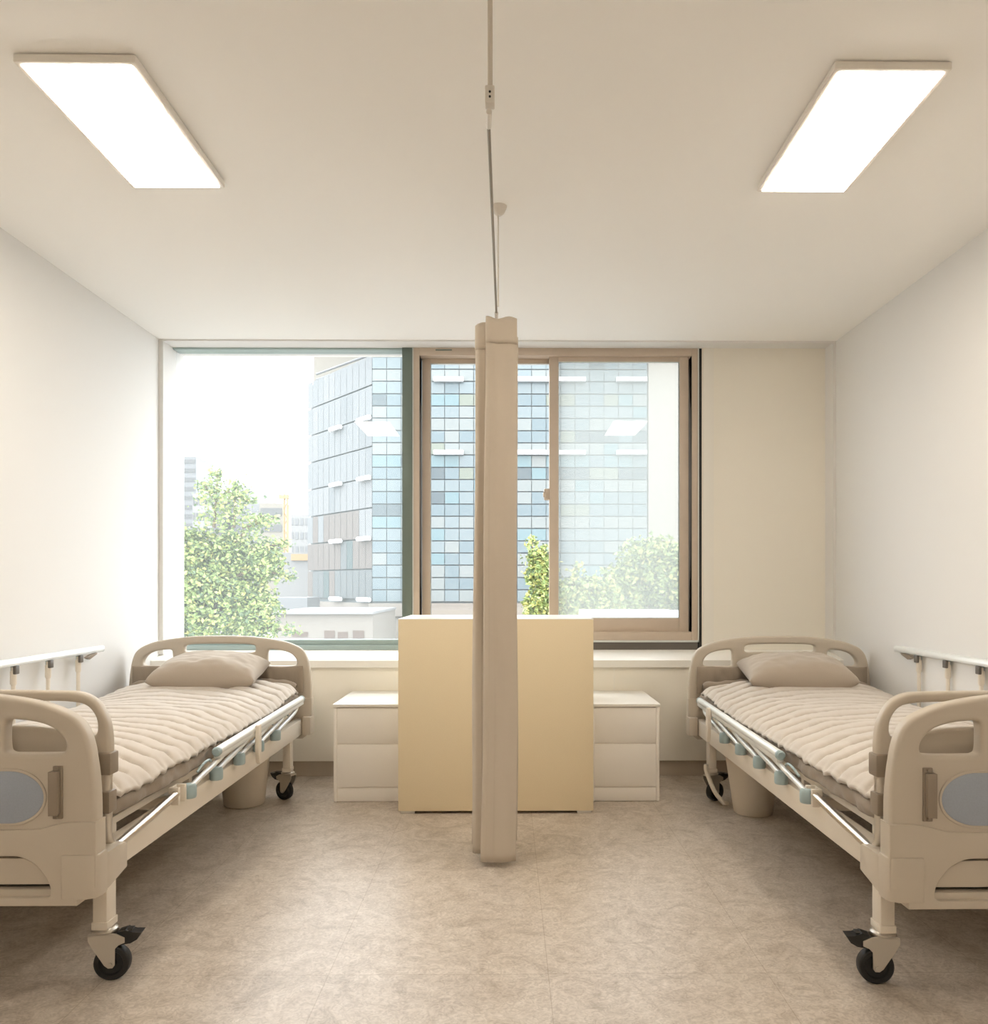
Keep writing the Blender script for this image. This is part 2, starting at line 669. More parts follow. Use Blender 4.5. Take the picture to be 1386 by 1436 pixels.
ceiling_light(-1.350, -1.016, 2.15, 2.83, 'flat white LED ceiling panel on the side of the fixed window, above the left bed')
ceiling_light(.905, 1.232, 2.16, 2.84, 'flat white LED ceiling panel above the bed that stands beside the sliding window wall')

# added fill panel, unseen behind the camera, brightens faces turned to the viewer
ceiling_light(-.27, .07, -1.75, -.55, 'added fill light, a long flat panel on the unseen ceiling behind the viewpoint')

# ------------------------------------------------------------------ curtain and its track
TX, TZ = -.044, 2.185
tr = empty('curtain_track', (TX, 1.76, ZC), 'slim bronze curtain track hung from two ceiling rods in the middle of the room', 'curtain track')


def rel(o, p):
    return (p[0] - o.location.x, p[1] - o.location.y, p[2] - o.location.z)


def rbox(mb, o, x0, x1, y0, y1, z0, z1, bev=0):
    a = rel(o, (x0, y0, z0))
    b = rel(o, (x1, y1, z1))
    return mb.box(a[0], b[0], a[1], b[1], a[2], b[2], bev)


w = MB()
w.tube([rel(tr, (TX, 1.80, TZ)), rel(tr, (TX, 3.36, TZ + .004))], .0042)
w.build('rail', M['track'], tr)
w = MB()
w.tube([rel(tr, (-.039, 1.762, ZC)), rel(tr, (-.039, 1.762, TZ + .03))], .0058)
w.build('hanger_rod', M['grey_pole'], tr)
w = MB()
w.lathe([(.004, -.004), (.028, -.004), (.03, 0)], rel(tr, (-.039, 1.762, ZC)), n=20)
w.build('ceiling_plate', M['white_plastic'], tr)
w = MB()
rbox(w, tr, -.0505, -.0285, 1.748, 1.776, TZ + .006, TZ + .046, .003)
br = w.build('bracket', M['white_plastic'], tr)
w = MB()
for k, zz in enumerate((TZ + .030, TZ + .019)):
    c = rel(tr, (-.0395, 1.7475, zz))
    w.lathe([(.0, -.001), (.0026, -.001), (.0026, .001), (.0, .001)], c, 'y', 12)
w.build('screw', M['black'], br)
w = MB()
w.tube([rel(tr, (-.0415, 1.765, TZ - .004)), rel(tr, (TX, 1.83, TZ))], .0066)
w.build('joint_sleeve', M['white_plastic'], tr)
w = MB()
w.tube([rel(tr, (-.036, 3.01, ZC)), rel(tr, (-.036, 3.01, TZ))], .0032, 8)
w.build('hanger_rod', M['white_plastic'], tr)
w = MB()
w.lathe([(.0, -.036), (.008, -.036), (.02, -.026), (.029, -.008), (.031, 0)], rel(tr, (-.033, 3.01, ZC)), n=28)
w.build('ceiling_cup', M['white_plastic'], tr)
w = MB()
w.tube([rel(tr, (TX, 3.085, TZ + .002)), rel(tr, (TX, 3.14, TZ + .002))], .0075)
w.build('end_stop', M['white_plastic'], tr)

cu_root = empty('privacy_curtain', (-.04, 3.2, 0), 'taupe privacy curtain gathered into a narrow stack, hanging between the two beds', 'curtain')
plan = [(.036, 3.108), (.0, 3.100), (-.045, 3.104), (-.070, 3.096), (-.084, 3.102), (-.078, 3.13), (-.05, 3.17), (-.083, 3.178), (-.094, 3.176),
        (-.118, 3.176), (-.120, 3.20), (-.02, 3.22), (.030, 3.24), (.022, 3.262), (-.06, 3.275), (-.118, 3.29), (-.112, 3.312), (.026, 3.33), (.022, 3.352), (-.10, 3.37)]
path = smooth_path([(p[0], p[1], 0) for p in plan], 7)
NZ = 70
Z0, Z1 = .018, TZ - .012


def cpt(p, v, i):
    z = Z0 + (Z1 - Z0) * v
    x, y = p.x, p.y
    lo = (1 - v)
    if x < -.06:
        x -= .018 * lo
    x += .004 * math.sin(v * 9 + y * 30) * (1 - v * .6)
    y += .006 * math.sin(v * 7 + x * 40)
    y += .003 * noise.noise(Vector((x * 20, y * 20, z * 5)))
    if v < .03:
        y += 0
    zz = z
    if i == 'x':
        zz = z
    zz += (-.010 * max(0, min(1, (3.2 - y) * 8)) + .012) * lo ** 6
    zz += .006 * math.sin(x * 60 + 1) * v ** 30
    return (x + .04, y - 3.2, zz)


w = MB()
w.grid(lambda a, b: cpt(path[int(round(a * (len(path) - 1)))], b, 0), len(path) - 1, NZ)
cobj = w.build('curtain_cloth', M['curtain'], cu_root, angle=80)
so = cobj.modifiers.new('thick', 'SOLIDIFY')
so.thickness = .003
so.offset = 0
w = MB()
w.grid(lambda a, b: (lambda q: (q[0], q[1] - .0012, q[2]))(cpt(path[int(round(a * (len(path) - 1)))], (2.072 + b * (Z1 - 2.072) - Z0) / (Z1 - Z0), 0)), len(path) - 1, 6)
hd = w.build('header_band', M['curtain'], cu_root, angle=80)
so = hd.modifiers.new('thick', 'SOLIDIFY')
so.thickness = .007
so.offset = 0
for k in range(8):
    yy = 3.11 + k * .034
    w = MB()
    w.tube([rel(cu_root, (TX, yy, TZ - .006)), rel(cu_root, (TX, yy, Z1 - .01))], .002, 6)
    w.build('hook', M['white_plastic'], cu_root)

# ------------------------------------------------------------------ tan cabinet between the nightstands
cx0, cx1, cy0, cy1 = wx(558.5, 3.83), wx(832.5, 3.83), 3.83, 4.34
ctop = wz_(868, 3.83)
cab = empty('storage_cabinet', ((cx0 + cx1) / 2, cy0, 0), 'waist-high tan cabinet with a plain flat front, standing behind the curtain', 'cabinet')
w = MB()
rbox(w, cab, cx0 + .001, cx1 - .001, cy0 + .016, cy1, .018, ctop - .004, .001)
w.build('carcass', M['tan_edge'], cab)
w = MB()
rbox(w, cab, cx0, cx1, cy0, cy0 + .016, .014, ctop - .003, .002)
w.build('front_panel', M['tan'], cab)
w = MB()
rbox(w, cab, cx0 - .001, cx1 + .001, cy0 + .002, cy1, ctop - .004, ctop + .001, .001)
w.build('top_panel', M['white_top'], cab)  # white colour carries the window's reflection on the cabinet top
for fx in (cx0 + .01, cx1 - .08):
    for fy in (cy0 + .006, cy1 - .06):
        w = MB()
        rbox(w, cab, fx, fx + .07, fy, fy + .045, 0, .018, .002)
        w.build('foot', M['white_plastic'], cab)


# ------------------------------------------------------------------ nightstands
def nightstand(x0, x1, label):
    y0, y1 = 4.04, YP - .012
    r = empty('nightstand', ((x0 + x1) / 2, y0, 0), label, 'nightstand', 'white two-drawer nightstands')
    zt_ = .505

    def pb(name, m, a, b, c, d, e, f, bev=.0015):
        q = MB()
        rbox(q, r, a, b, c, d, e, f, bev)
        return q.build(name, m, r)
    pb('top_panel', M['white_top'], x0 - .004, x1 + .004, y0 - .006, y1, zt_ - .016, zt_, .003)
    q = MB()
    rbox(q, r, x0, x0 + .016, y0, y1, .002, zt_ - .016, .001)
    rbox(q, r, x1 - .016, x1, y0, y1, .002, zt_ - .016, .001)
    rbox(q, r, x0 + .016, x1 - .016, y1 - .02, y1, .002, zt_ - .016)
    rbox(q, r, x0 + .016, x1 - .016, y0 + .035, y1 - .02, .08, .09)
    rbox(q, r, x0 + .016, x1 - .016, y0 + .010, y0 + .022, .292, .310)
    rbox(q, r, x0 + .016, x1 - .016, y0 + .010, y0 + .022, .064, .082)
    q.build('carcass', M['white_lam'], r)
    pb('drawer', M['white_lam'], x0 + .0165, x1 - .0165, y0 + .002, y0 + .40, .303, zt_ - .020, .002)
    pb('drawer', M['white_lam'], x0 + .0165, x1 - .0165, y0 + .002, y0 + .40, .078, .297, .002)
    pb('plinth', M['white_lam'], x0 + .016, x1 - .016, y0 + .008, y0 + .024, .002, .070)
    return r


nightstand(wx(468, 4.04), cx0 - .012, 'white two-drawer nightstand at the foot of the fixed window, between left bed and tan cabinet')
nightstand(cx1 + .012, wx(925, 4.04), 'white two-drawer nightstand under the sliding window, between tan cabinet and right bed')

# ------------------------------------------------------------------ beds
BY = 3.15          # reference centre of a bed along the room


def by(s):
    return 3.14 if s > 0 else 3.10



def half_to_full(h):
    """h: list of (u,z) on the +u side from bottom to top; returns closed loop"""
    return [(u, z) for u, z in h] + [(-u, z) for u, z in reversed(h)]


def board_outline(zb=.300, top=.845):
    h = [(.20, zb), (.40, zb), (.445, zb + .002), (.474, zb + .015), (.485, .36), (.491, .46), (.491, .56), (.487, .62), (.482, .66), (.474, .705), (.460, .745),
         (.438, .772), (.408, .790), (.363, .808), (.30, .822), (.231, .832), (.12, top - .003)]
    return smooth_loop(half_to_full(h), 4)


def side_hole(sg):
    p = [(.257, .695), (.256, .745), (.264, .768), (.30, .768), (.345, .761), (.382, .746), (.405, .722), (.413, .698), (.402, .684), (.36, .681), (.29, .681), (.266, .683)]
    return [(sg * a.x, a.y) for a in smooth_loop(p, 4)]


def mid_hole():
    p = [(-.19, .777), (-.178, .756), (-.10, .756), (.10, .756), (.178, .756), (.19, .777), (.176, .794), (.10, .800), (-.10, .800), (-.176, .794)]
    return smooth_loop(p, 4)


def rot_about(px_, py_, ang):
    return Matrix.Translation((px_, py_, 0)) @ Matrix.Rotation(ang, 4, 'Z') @ Matrix.Translation((-px_, -py_, 0))


def caster(root, s, u, v, ang, pedal=True, top=.150):
    """swivel caster; local frame: wheel axle along y, trails towards +u"""
    T = rot_about(u, v, ang * s)
    T2 = Matrix.Translation((u * s, v, 0)) @ Matrix.Rotation(ang * s, 4, 'Z') @ Matrix.Translation((-u * s, -v, 0))
    wc = (u + .022, v, .049)
    c = MB(s)
    c.lathe([(.0, -.014), (.012, -.014), (.014, -.010), (.030, -.010), (.034, -.0155), (.044, -.0155), (.0475, -.013), (.049, -.007), (.049, .007), (.0475, .013),
             (.044, .0155), (.034, .0155), (.030, .010), (.014, .010), (.012, .014), (.0, .014)], wc, 'y', 40)
    c.transform(T2)
    cas = empty('caster', (0, 0, 0))
    cas.parent = root
    c.build('wheel', M['rubber'], cas)
    f = MB(s)
    for sy in (-1, 1):
        yy = v + sy * .0195
        pts = [(u - .038, .136), (u + .018, .138), (u + .040, .133), (u + .060, .122), (u + .060, .108), (u + .044, .102),
               (u + .034, .092), (u + .034, .046), (u + .028, .038), (u + .016, .038), (u + .006, .046), (u - .026, .096), (u - .038, .118)]
        f.prism(pts, 'y', yy - .0015 * 1, yy + .0015, .0004, 1)
    f.prism([(u - .036, v - .021), (u + .020, v - .021), (u + .020, v + .021), (u - .036, v + .021)], 'z', .130, .138, .001)
    f.tube([(u + .022, v - .025, .049), (u + .022, v + .025, .049)], .006, 12)
    f.transform(T2)
    f.build('fork', M['zinc'], cas)
    g = MB(s)
    g.lathe([(.028, .137), (.034, .139), (.035, .144), (.030, .147), (.028, top)], (u, v, 0), 'z', 24)
    g.transform(T2)
    g.build('swivel_collar', M['zinc'], cas)
    if pedal:
        p = MB(s)
        p.prism([(u + .028, .118), (u + .040, .137), (u + .062, .143), (u + .082, .132), (u + .106, .134), (u + .092, .113), (u + .074, .103), (u + .050, .100), (u + .036, .104)],
                'y', v - .017, v + .017, .002, 2)
        p.transform(T2)
        po = p.build('brake_pedal', M['black'], cas)
        p = MB(s)
        p.box(u + .060, u + .078, v - .012, v + .012, .138, .1425, .001)
        p.transform(T2)
        p.build('pedal_grip', M['hub'], po)
    return cas


def hospital_bed(cx, s, label, base0, clip_y, wall_off, bent=False):
    root = empty('hospital_bed', (cx, by(s), 0), label, 'hospital bed', 'cream hospital beds')

    def V(y):
        return y - BY
    # ---- footboard
    y0, y1 = V(2.035), V(2.078)
    lower_hole = round_poly([(.378, .312), (.372, .35), (.345, .395), (.30, .417), (-.30, .417), (-.345, .395), (-.372, .35), (-.378, .312)], .02, 4)
    fb = board('footboard', [board_outline(), side_hole(1), side_hole(-1), mid_hole(), lower_hole], y0, y1, .011, M['bed'], root)
    seam = [(.4945, .375), (.4945, .508), (.44, .508), (.41, .506), (.38, .499), (.35, .491), (.32, .489)]
    lp = [(u, z) for u, z in seam] + [(-u, z) for u, z in reversed(seam)]
    lp2 = half_to_full([(.445, .293), (.445, .316), (.494, .34), (.4945, .508), (.44, .5085), (.41, .506), (.38, .499), (.35, .4905), (.31, .488)])
    hole = round_poly([(.382, .314), (.376, .355), (.345, .398), (.30, .421), (-.30, .421), (-.345, .398), (-.376, .355), (-.382, .314)], .02, 4)
    board('lower_cover', [lp2, hole], y0 - .006, y1 + .004, .003, M['bed'], fb)
    w = MB()
    w.box(-.374, .374, y0 + .010, y1 - .006, .343, .411, .002)
    w.box(-.376, .376, y0 + .008, y1 - .004, .298, .331, .002)
    w.build('recessed_panel', M['bed'], fb)
    w = MB()
    w.box(-.376, .376, y1 - .005, y1 + .012, .312, .419)
    w.build('slot_shade_sheet', M['black'], fb)  # black sheet added for the shade under the bed behind the slots
    # raised band round the hand holes
    ov = []
    for k in range(64):
        a = 2 * PI * k / 64
        ca, sa = math.cos(a), math.sin(a)
        ov.append(((.27 + .09 * abs(ca) ** .9) * (1 if ca > 0 else -1) if abs(ca) > 1e-6 else 0, .5715 + .067 * sa))
    ov2 = []
    for k in range(33):
        a = -PI / 2 + PI * k / 32
        ov2.append((.27 + .09 * math.cos(a), .5715 + .067 * math.sin(a)))
    for k in range(33):
        a = PI / 2 + PI * k / 32
        ov2.append((-.27 + .09 * math.cos(a), .5715 + .067 * math.sin(a)))
    board('oval_panel', [ov2], y0 - .0035, y0 + .004, .0012, M['blue_panel'], fb, 1)['label'] = 'blue-grey oval insert'
    rim_o = [(x * 1.018, .5715 + (z - .5715) * 1.10) for x, z in ov2]
    board('oval_rim', [rim_o, ov2], y0 - .004, y0 + .004, .0015, M['bed'], fb, 1)
    for sg in (1, -1):
        w = MB(sg)
        w.box(.381, .405, y0 - .021, y0 - .006, .528, .640, .003)
        w.box(.384, .408, y0 - .006, y0 + .002, .516, .652, .002)
        w.box(.381, .3835, y0 - .021, y0 + .002, .528, .640)
        w.lathe([(.0, -.010), (.004, -.008), (.0045, -.004)], (.397, y0 - .004, .647), 'y', 12)
        w.lathe([(.0, -.010), (.004, -.008), (.0045, -.004)], (.397, y0 - .004, .522), 'y', 12)
        w.build('fold_handle', M['grey_plastic'], fb)['label'] = 'grey-brown metal handle'
    # ---- headboard
    hy0, hy1 = V(4.247), V(4.285)
    hb = board('headboard', [board_outline(.30), side_hole(1), side_hole(-1), mid_hole()], hy0, hy1, .011, M['bed'], root)
    board('lower_cover', [half_to_full([(.445, .29), (.494, .33), (.4945, .508), (.44, .5085), (.38, .499), (.31, .488)])], hy0 - .004, hy1 + .005, .003, M['bed'], hb)
    # ---- corner bumpers
    for sg in (1, -1):
        for (ya, yb, hump) in ((V(2.024), V(2.19), 1), (V(4.20), V(4.30), -1)):
            w = MB(s * sg)
            if hump > 0:
                pl = round_poly([(.408, ya), (.499, ya), (.499, ya + .055), (.452, ya + .055), (.452, ya + .03), (.408, ya + .03)], [.004, .036, .0, .0, .004, .004], 7)
                w.prism(pl, 'z', .312, .424, .004, 2)
                w.prism([(ya + .050, .316), (ya + .07, .320), (ya + .10, .330), (yb, .338), (yb, .398), (yb - .006, .408), (ya + .148, .413), (ya + .115, .414), (ya + .078, .410), (ya + .050, .418)],
                        'x', .453, .4982, .003, 2)
            else:
                pl = round_poly([(.452, ya), (.499, ya), (.499, yb), (.408, yb), (.408, yb - .03), (.452, yb - .03)], [.004, .006, .034, .004, .004, .004], 6)
                w.prism(pl, 'z', .318, .411, .004, 2)
            w.build('corner_bumper', M['bed'], root)
    # ---- side frames
    for sg in (1, -1):
        w = MB(s * sg)
        w.box(.408, .450, V(2.10), V(4.246), .318, .400, .004)
        w.build('side_frame', M['steel_cream'], root)
    for yy in (2.16, 2.75, 3.5, 4.12):
        w = MB(s)
        w.box(-.42, .42, V(yy), V(yy) + .035, .335, .375, .002)
        w.build('cross_bar', M['steel_cream'], root)
    # ---- mattress deck
    w = MB(s)
    for sg in (1, -1):
        w.box(sg * .385, sg * .412, V(2.19), V(4.22), .425, .447, .002)
    for k in range(16):
        yy = V(2.2) + k * .131
        w.box(-.40, .40, yy, yy + .05, .430, .445, .001)
    w.build('mattress_deck', M['steel_cream'], root)
    for yy in (2.28, 2.83, 3.37, 4.0):
        for sg in (1, -1):
            w = MB(s * sg)
            w.box(.385, .408, V(yy), V(yy) + .03, .39, .43, .001)
            w.build('deck_support', M['steel_cream'], root)
    # dark crank gear under the deck
    w = MB(s)
    w.tube([(-.12, V(2.1), .352), (-.12, V(3.0), .352)], .014)
    w.tube([(.12, V(2.1), .352), (.12, V(3.4), .352)], .014)
    w.box(-.2, .2, V(2.95), V(3.0), .335, .36, .002)
    w.build('crank_rod', M['zinc'], root)
    # ---- legs + casters
    for (yy, hd) in ((2.215, 0), (4.07, 1)):
        for sg in (1, -1):
            w = MB(s * sg)
            w.box(.388, .428, V(yy), V(yy) + .055, .163, .33, .004)
            w.box(.385, .431, V(yy) - .003, V(yy) + .058, .150, .172, .003)
            lg = w.build('leg', M['steel_cream'], root)
            ang = 0.12 if not hd else 2.6
            if hd and sg > 0:
                ang = 2.7
            caster(root, s * sg, .408, V(yy) + .028, ang, True)
    # ---- foot guard: second arched board on bent steel tubes
    gy0, gy1 = V(2.132), V(2.165)
    hv = [(.474, .56), (.478, .66), (.474, .731), (.461, .771), (.436, .806), (.395, .826), (.33, .830), (.15, .832)]
    op = [(.443, .735), (.436, .764), (.414, .790), (.375, .800), (.30, .803), (0, .804), (-.30, .803), (-.375, .800), (-.414, .790), (-.436, .764), (-.443, .735),
          (-.436, .712), (-.40, .709), (-.36, .722), (-.25, .735), (0, .738), (.25, .735), (.36, .722), (.40, .709), (.436, .712)]
    ol = [(.10, .515), (.34, .515), (.425, .516), (.452, .523), (.468, .540)] + hv[1:]
    fg = board('foot_guard', [smooth_loop(half_to_full(ol), 4), smooth_loop(op, 4)], gy0, gy1, .010, M['bed'], root)
    ym = (gy0 + gy1) / 2
    for sg in (1, -1):
        w = MB(s * sg)
        w.box(.436, .484, ym - .024, ym + .024, .604, .665, .006)
        w.box(.440, .480, ym - .022, ym + .022, .500, .560, .005)
        w.box(.440, .448, ym - .018, ym + .018, .55, .61, .001)
        w.build('tube_sleeve', M['grey_plastic'], fg)['label'] = 'grey-brown plastic sleeve'
        w = MB(s * sg)
        ty = ym + .004
        pth = [(.462, ty, .60), (.462, ty, .50), (.462, ty, .455)]
        for k in range(1, 9):
            a = PI / 2 * k / 8
            pth.append((.462, ty + .055 * (1 - math.cos(a)), .455 - .055 * math.sin(a) - .008))
        pth += [(.462, V(2.40), .410), (.462, V(2.60), .432)]
        w.tube(pth, .0125, 16)
        w.build('steel_tube', M['chrome'], fg)['label'] = 'polished bent steel tube'
        w = MB(s * sg)
        w.box(.444, .474, V(2.585), V(2.60), .395, .452, .002)
        w.box(.444, .474, V(2.635), V(2.65), .395, .452, .002)
        w.box(.440, .447, V(2.585), V(2.65), .380, .452, .002)
        w.build('pivot_bracket', M['steel_cream'], fg)
    # ---- side guards
    yb0 = base0
    g = empty('side_guard', (0, 0, 0))
    g.parent = root
    w = MB(s)
    b0, b1 = V(yb0 + .20), V(yb0 + 1.38)
    w.prism([(b0 + .006, .482), (b1 - .006, .504), (b1 - .006, .530), (b0 + .006, .508)], 'x', .474, .502, .004)
    w.tube([(.488, b0, .508), (.488, b1, .530)], .0165, 16)
    w.build('top_rail', M['alu'], g)
    w = MB(s)
    w.lathe([(.0, -.006), (.012, -.006), (.0175, 0), (.0175, .012)], (.488, b0, .508), 'y', 18)
    w.build('end_cap', M['cap'], g)
    w = MB(s)
    w.lathe([(.0175, -.012), (.0175, 0), (.012, .006), (.0, .006)], (.488, b1, .530), 'y', 18)
    w.build('end_cap', M['cap'], g)
    for k in range(5):
        yy = V(yb0 + .247 * k)
        w = MB(s)
        w.lathe([(.0, .0), (.022, .0), (.024, .006), (.024, .038), (.019, .046), (.0, .048)], (.470, yy, .396), 'z', 20)
        w.build('guard_base', M['cap'], g)['label'] = 'blue-grey base cap'
        w = MB(s)
        w.tube(smooth_path([(.478, yy, .434), (.480, yy + .06, .446), (.484, yy + .16, .462), (.488, yy + .27, .484), (.488, yy + .30, .500)], 4), .0095, 10)
        w.build('guard_arm', M['alu'], g)
        w = MB(s)
        w.tube(smooth_path([(.478, yy + .05, .470), (.486, yy + .08, .490), (.486, yy + .13, .494), (.480, yy + .17, .482)], 4), .0045, 8)
        w.build('guard_hook', M['cap'], g)
    w = MB(s)
    w.prism(round_poly([(V(clip_y) - .017, .535), (V(clip_y) + .017, .535), (V(clip_y) + .020, .44), (V(clip_y) + .010, .372), (V(clip_y) - .006, .372), (V(clip_y) - .020, .44)], .008, 4), 'x', .503, .518, .003, 2)
    w.build('guard_clip', M['steel_cream'], g)
    # raised guard on the wall side
    g2 = empty('side_guard', (0, 0, 0))
    g2.parent = root
    yw = wall_off
    w = MB(-s)
    b0, b1 = V(yw - 1.18), V(yw + .02)
    w.box(.458, .490, b0, b1, .786, .806, .006)
    w.tube([(.474, b0, .803), (.474, b1, .803)], .0145, 14)
    w.build('top_rail', M['alu'], g2)
    for k in range(5):
        yy = V(yw - .195 - .243 * k)
        w = MB(-s)
        w.lathe([(.0, .0), (.022, .0), (.024, .006), (.024, .038), (.019, .046), (.0, .048)], (.470, yy, .396), 'z', 20)
        w.build('guard_base', M['cap'], g2)
        w = MB(-s)
        w.tube([(.474, yy, .43), (.474, yy, .78)], .0085, 10)
        w.tube([(.474, yy, .705), (.474, yy, .712), (.474, yy, .765)], [.0085, .0125, .0125], 10)
        w.build('guard_arm', M['steel_cream'], g2)
        w = MB(-s)
        w.box(.455, .468, yy - .014, yy + .012, .752, .786, .003)
        w.build('guard_joint', M['grey_frame'], g2)
        w = MB(-s)
        w.box(.462, .486, yy - .002, yy + .022, .756, .790, .003)
        w.build('guard_joint_cover', M['cap'], g2)
    w = MB(-s)
    w.prism([(V(yw) - .16, .770), (V(yw) - .13, .760), (V(yw) - .07, .778), (V(yw) - .06, .787), (V(yw) - .12, .781)], 'x', .452, .470, .002)
    w.build('release_lever', M['grey_plastic'], g2)['label'] = 'brown release lever'
    if bent:
        w = MB(s)
        pth = [(.447, V(4.05), .20), (.447, V(4.045), .165), (.425, V(3.98), .085), (.394, V(3.95), .040), (.378, V(3.96), .026), (.360, V(3.985), .020)]
        w.tube(smooth_path(pth, 5), .0115, 8)
        w.build('lock_bar', M['steel_cream'], root)
    return root


LX, RX = -1.550, 1.463
bedL = hospital_bed(LX, 1, 'cream hospital bed along the left wall, its headboard under the fixed window', 2.68, 3.29, 3.92)
bedR = hospital_bed(RX, -1, 'cream hospital bed along the right wall, headboard against plain wall beside sliding window', 2.64, 3.76, 3.92, True)


# ------------------------------------------------------------------ bedding
def sstep(a, b, x):
    t = max(0, min(1, (x - a) / (b - a)))
    return t * t * (3 - 2 * t)


def top_z(u, v):
    """height of the mattress top, v world y"""
    return .530 + .035 * sstep(3.6, 4.15, v) + .006 * noise.noise(Vector((u * 3, v * 3, 1)))


def mattress(cx, s, label, seed):
    r = empty('mattress', (cx, by(s), .447), label, 'mattress', 'taupe mattresses')
    hw = .446
    ya, yb = 2.20, 4.225

    def fn(a, b):
        # a round the section, b along
        v = ya + (yb - ya) * b
        e = min(1, (b) * 30, (1 - b) * 30)
        e = e ** .5 if e > 0 else 0
        th = 2 * PI * a
        c, sn = math.cos(th), math.sin(th)
        k = 5.0
        sc = (abs(c) ** k + abs(sn) ** k) ** (-1 / k)
        u = hw * sc * c * (0.985 + .015 * e)
        zt_ = top_z(u, v) - .447
        z = zt_ / 2 + zt_ / 2 * sc * sn * (0.25 + .75 * e)
        # rumpled sides
        wr = .010 * noise.noise(Vector((seed + u * 2, v * 9, z * 14))) + .006 * noise.noise(Vector((seed, v * 26, z * 30)))
        u += wr * (1 if c > 0 else -1) * abs(c) * 1.5
        return (u, v - BY, max(.0, z))
    w = MB(s)
    w.grid(fn, 64, 150)
    # end caps
    w.bm.verts.ensure_lookup_table()
    o = w.build('ticking', M['mattress'], r, angle=70)
    bm = bmesh.new()
    bm.from_mesh(o.data)
    be = [e for e in bm.edges if e.is_boundary]
    bmesh.ops.holes_fill(bm, edges=be)
    bmesh.ops.recalc_face_normals(bm, faces=bm.faces)
    bm.to_mesh(o.data)
    bm.free()
    # padded flap standing against the headboard
    def fl(a, b):
        u = -.455 + .91 * a
        th = 2 * PI * b
        n1 = noise.noise(Vector((seed + u * 7, 3, 0)))
        n2 = noise.noise(Vector((seed + u * 18, 9, b * 4)))
        h = .072 + .004 * n1
        zc = .165 + .006 * n1
        e = min(1, a * 14, (1 - a) * 14) ** .5 if 0 < a < 1 else 0
        c, sn = math.cos(th), math.sin(th)
        z = zc + h * sn
        y = 4.222 - BY - .006 + (.018 + .011 * n2 + .008 * noise.noise(Vector((seed + u * 30, b * 6, 2)))) * c * e
        return (u, y, z)
    w = MB(s)
    w.grid(fl, 90, 20)
    w.build('head_flap', M['mattress'], r, angle=75)
    # rumpled roll at the foot of the flap
    def rl(a, b):
        u = -.435 + .87 * a
        th = 2 * PI * b
        n1 = noise.noise(Vector((seed + u * 9, 1, 5)))
        n2 = noise.noise(Vector((seed + u * 22, 2, b * 3)))
        e = min(1, a * 12, (1 - a) * 12) ** .5 if 0 < a < 1 else 0
        rr = (.036 + .012 * n1 + .007 * n2) * (.25 + .75 * e)
        return (u, 4.165 - BY + .02 * n1 + rr * 1.0 * math.cos(th), .135 + rr * math.sin(th))
    w = MB(s)
    w.grid(rl, 110, 20)
    w.build('head_roll', M['mattress'], r, angle=75)
    return r


def quilt(cx, s, label, seed):
    """thin wavy quilt with rows of gathered stitching"""
    rng = random.Random(seed)
    ya, yb = 2.20, 4.10
    ul, ur = -.448, .458
    NU, NV = 130, 400
    pitch = .088
    dash = {}

    def dsh(row, col):
        key = (row, col)
        if key not in dash:
            dash[key] = (rng.random() > .12, rng.uniform(-.35, .35), rng.uniform(.7, 1.15))
        return dash[key]

    def top(a, b):
        u = ul + (ur - ul) * a
        v = ya + (yb - ya) * b
        # outline wobble
        ed = abs(a - .5) * 2
        wob = .006 * noise.noise(Vector((seed, v * 6, 0))) + .003 * math.sin(v * 105) * sstep(.9, 1, ed)
        uu = u + wob * (1 if a > .5 else -1) * sstep(.8, 1, ed)
        base = top_z(max(-.42, min(.42, u)), v) + .034
        # bulge: edges lie lower than the middle
        drop = .034 * sstep(.20, .47, abs(u)) ** 1.4
        n = .007 * noise.noise(Vector((seed + u * 4, v * 4, 3))) + .004 * noise.noise(Vector((u * 11, v * 11, seed)))
        # stitched rows, swept towards the foot at the aisle side
        rowc = v + .21 * sstep(.02, .50, u) + .05 * sstep(.1, .48, -u) + .012 * noise.noise(Vector((u * 3, v * 1.5, seed + 7)))
        q = rowc / pitch
        row = math.floor(q + .5)
        d = abs(q - row)
        cw = .17
        off = .07 if row % 2 else 0
        cc = (u + off + .7) / cw
        col = math.floor(cc)
        on, jit, ln = dsh(row, col)
        t = abs(cc - col - .5) * 2
        strength = (1 - sstep(.72 * ln, .98 * ln, t)) if on else .15
        strength = .32 + .68 * strength
        g = (1 - min(1, d * 2)) 
        puff = .027 * (1 - (1 - min(1, d / .5)) ** 6.5 * strength) + .004 * math.sin(min(1, d * 2) * PI / 2)
        fine = .0022 * math.sin(u * 190 + row * 2.1 + 3 * noise.noise(Vector((u * 20, row, 0)))) * math.exp(-d * 7) * strength
        ez = .012 * sstep(.955, 1, ed) + .014 * sstep(.985, 1, max(1 - b, 0)) + .010 * sstep(.985, 1, b)
        edge_k = 1 - .75 * sstep(.90, 1, ed)
        uu -= (1 if u > 0 else -1) * .022 * sstep(.03, 0, b) * sstep(.7, 1, ed)
        z = base - drop + n + puff * edge_k + .004 * (1 - edge_k) + fine - ez
        return (uu, v - BY, z)

    w = MB(s)
    w.grid(top, NU, NV)
    o = w.build('cover', M['quilt'], None, angle=180)
    o.name = 'quilt'
    o.location = (cx, by(s), 0)
    sm = o.modifiers.new('thick', 'SOLIDIFY')
    sm.thickness = .014
    sm.offset = -1
    tag(o, label, 'quilt', 'pink-beige gathered quilts')
    return o


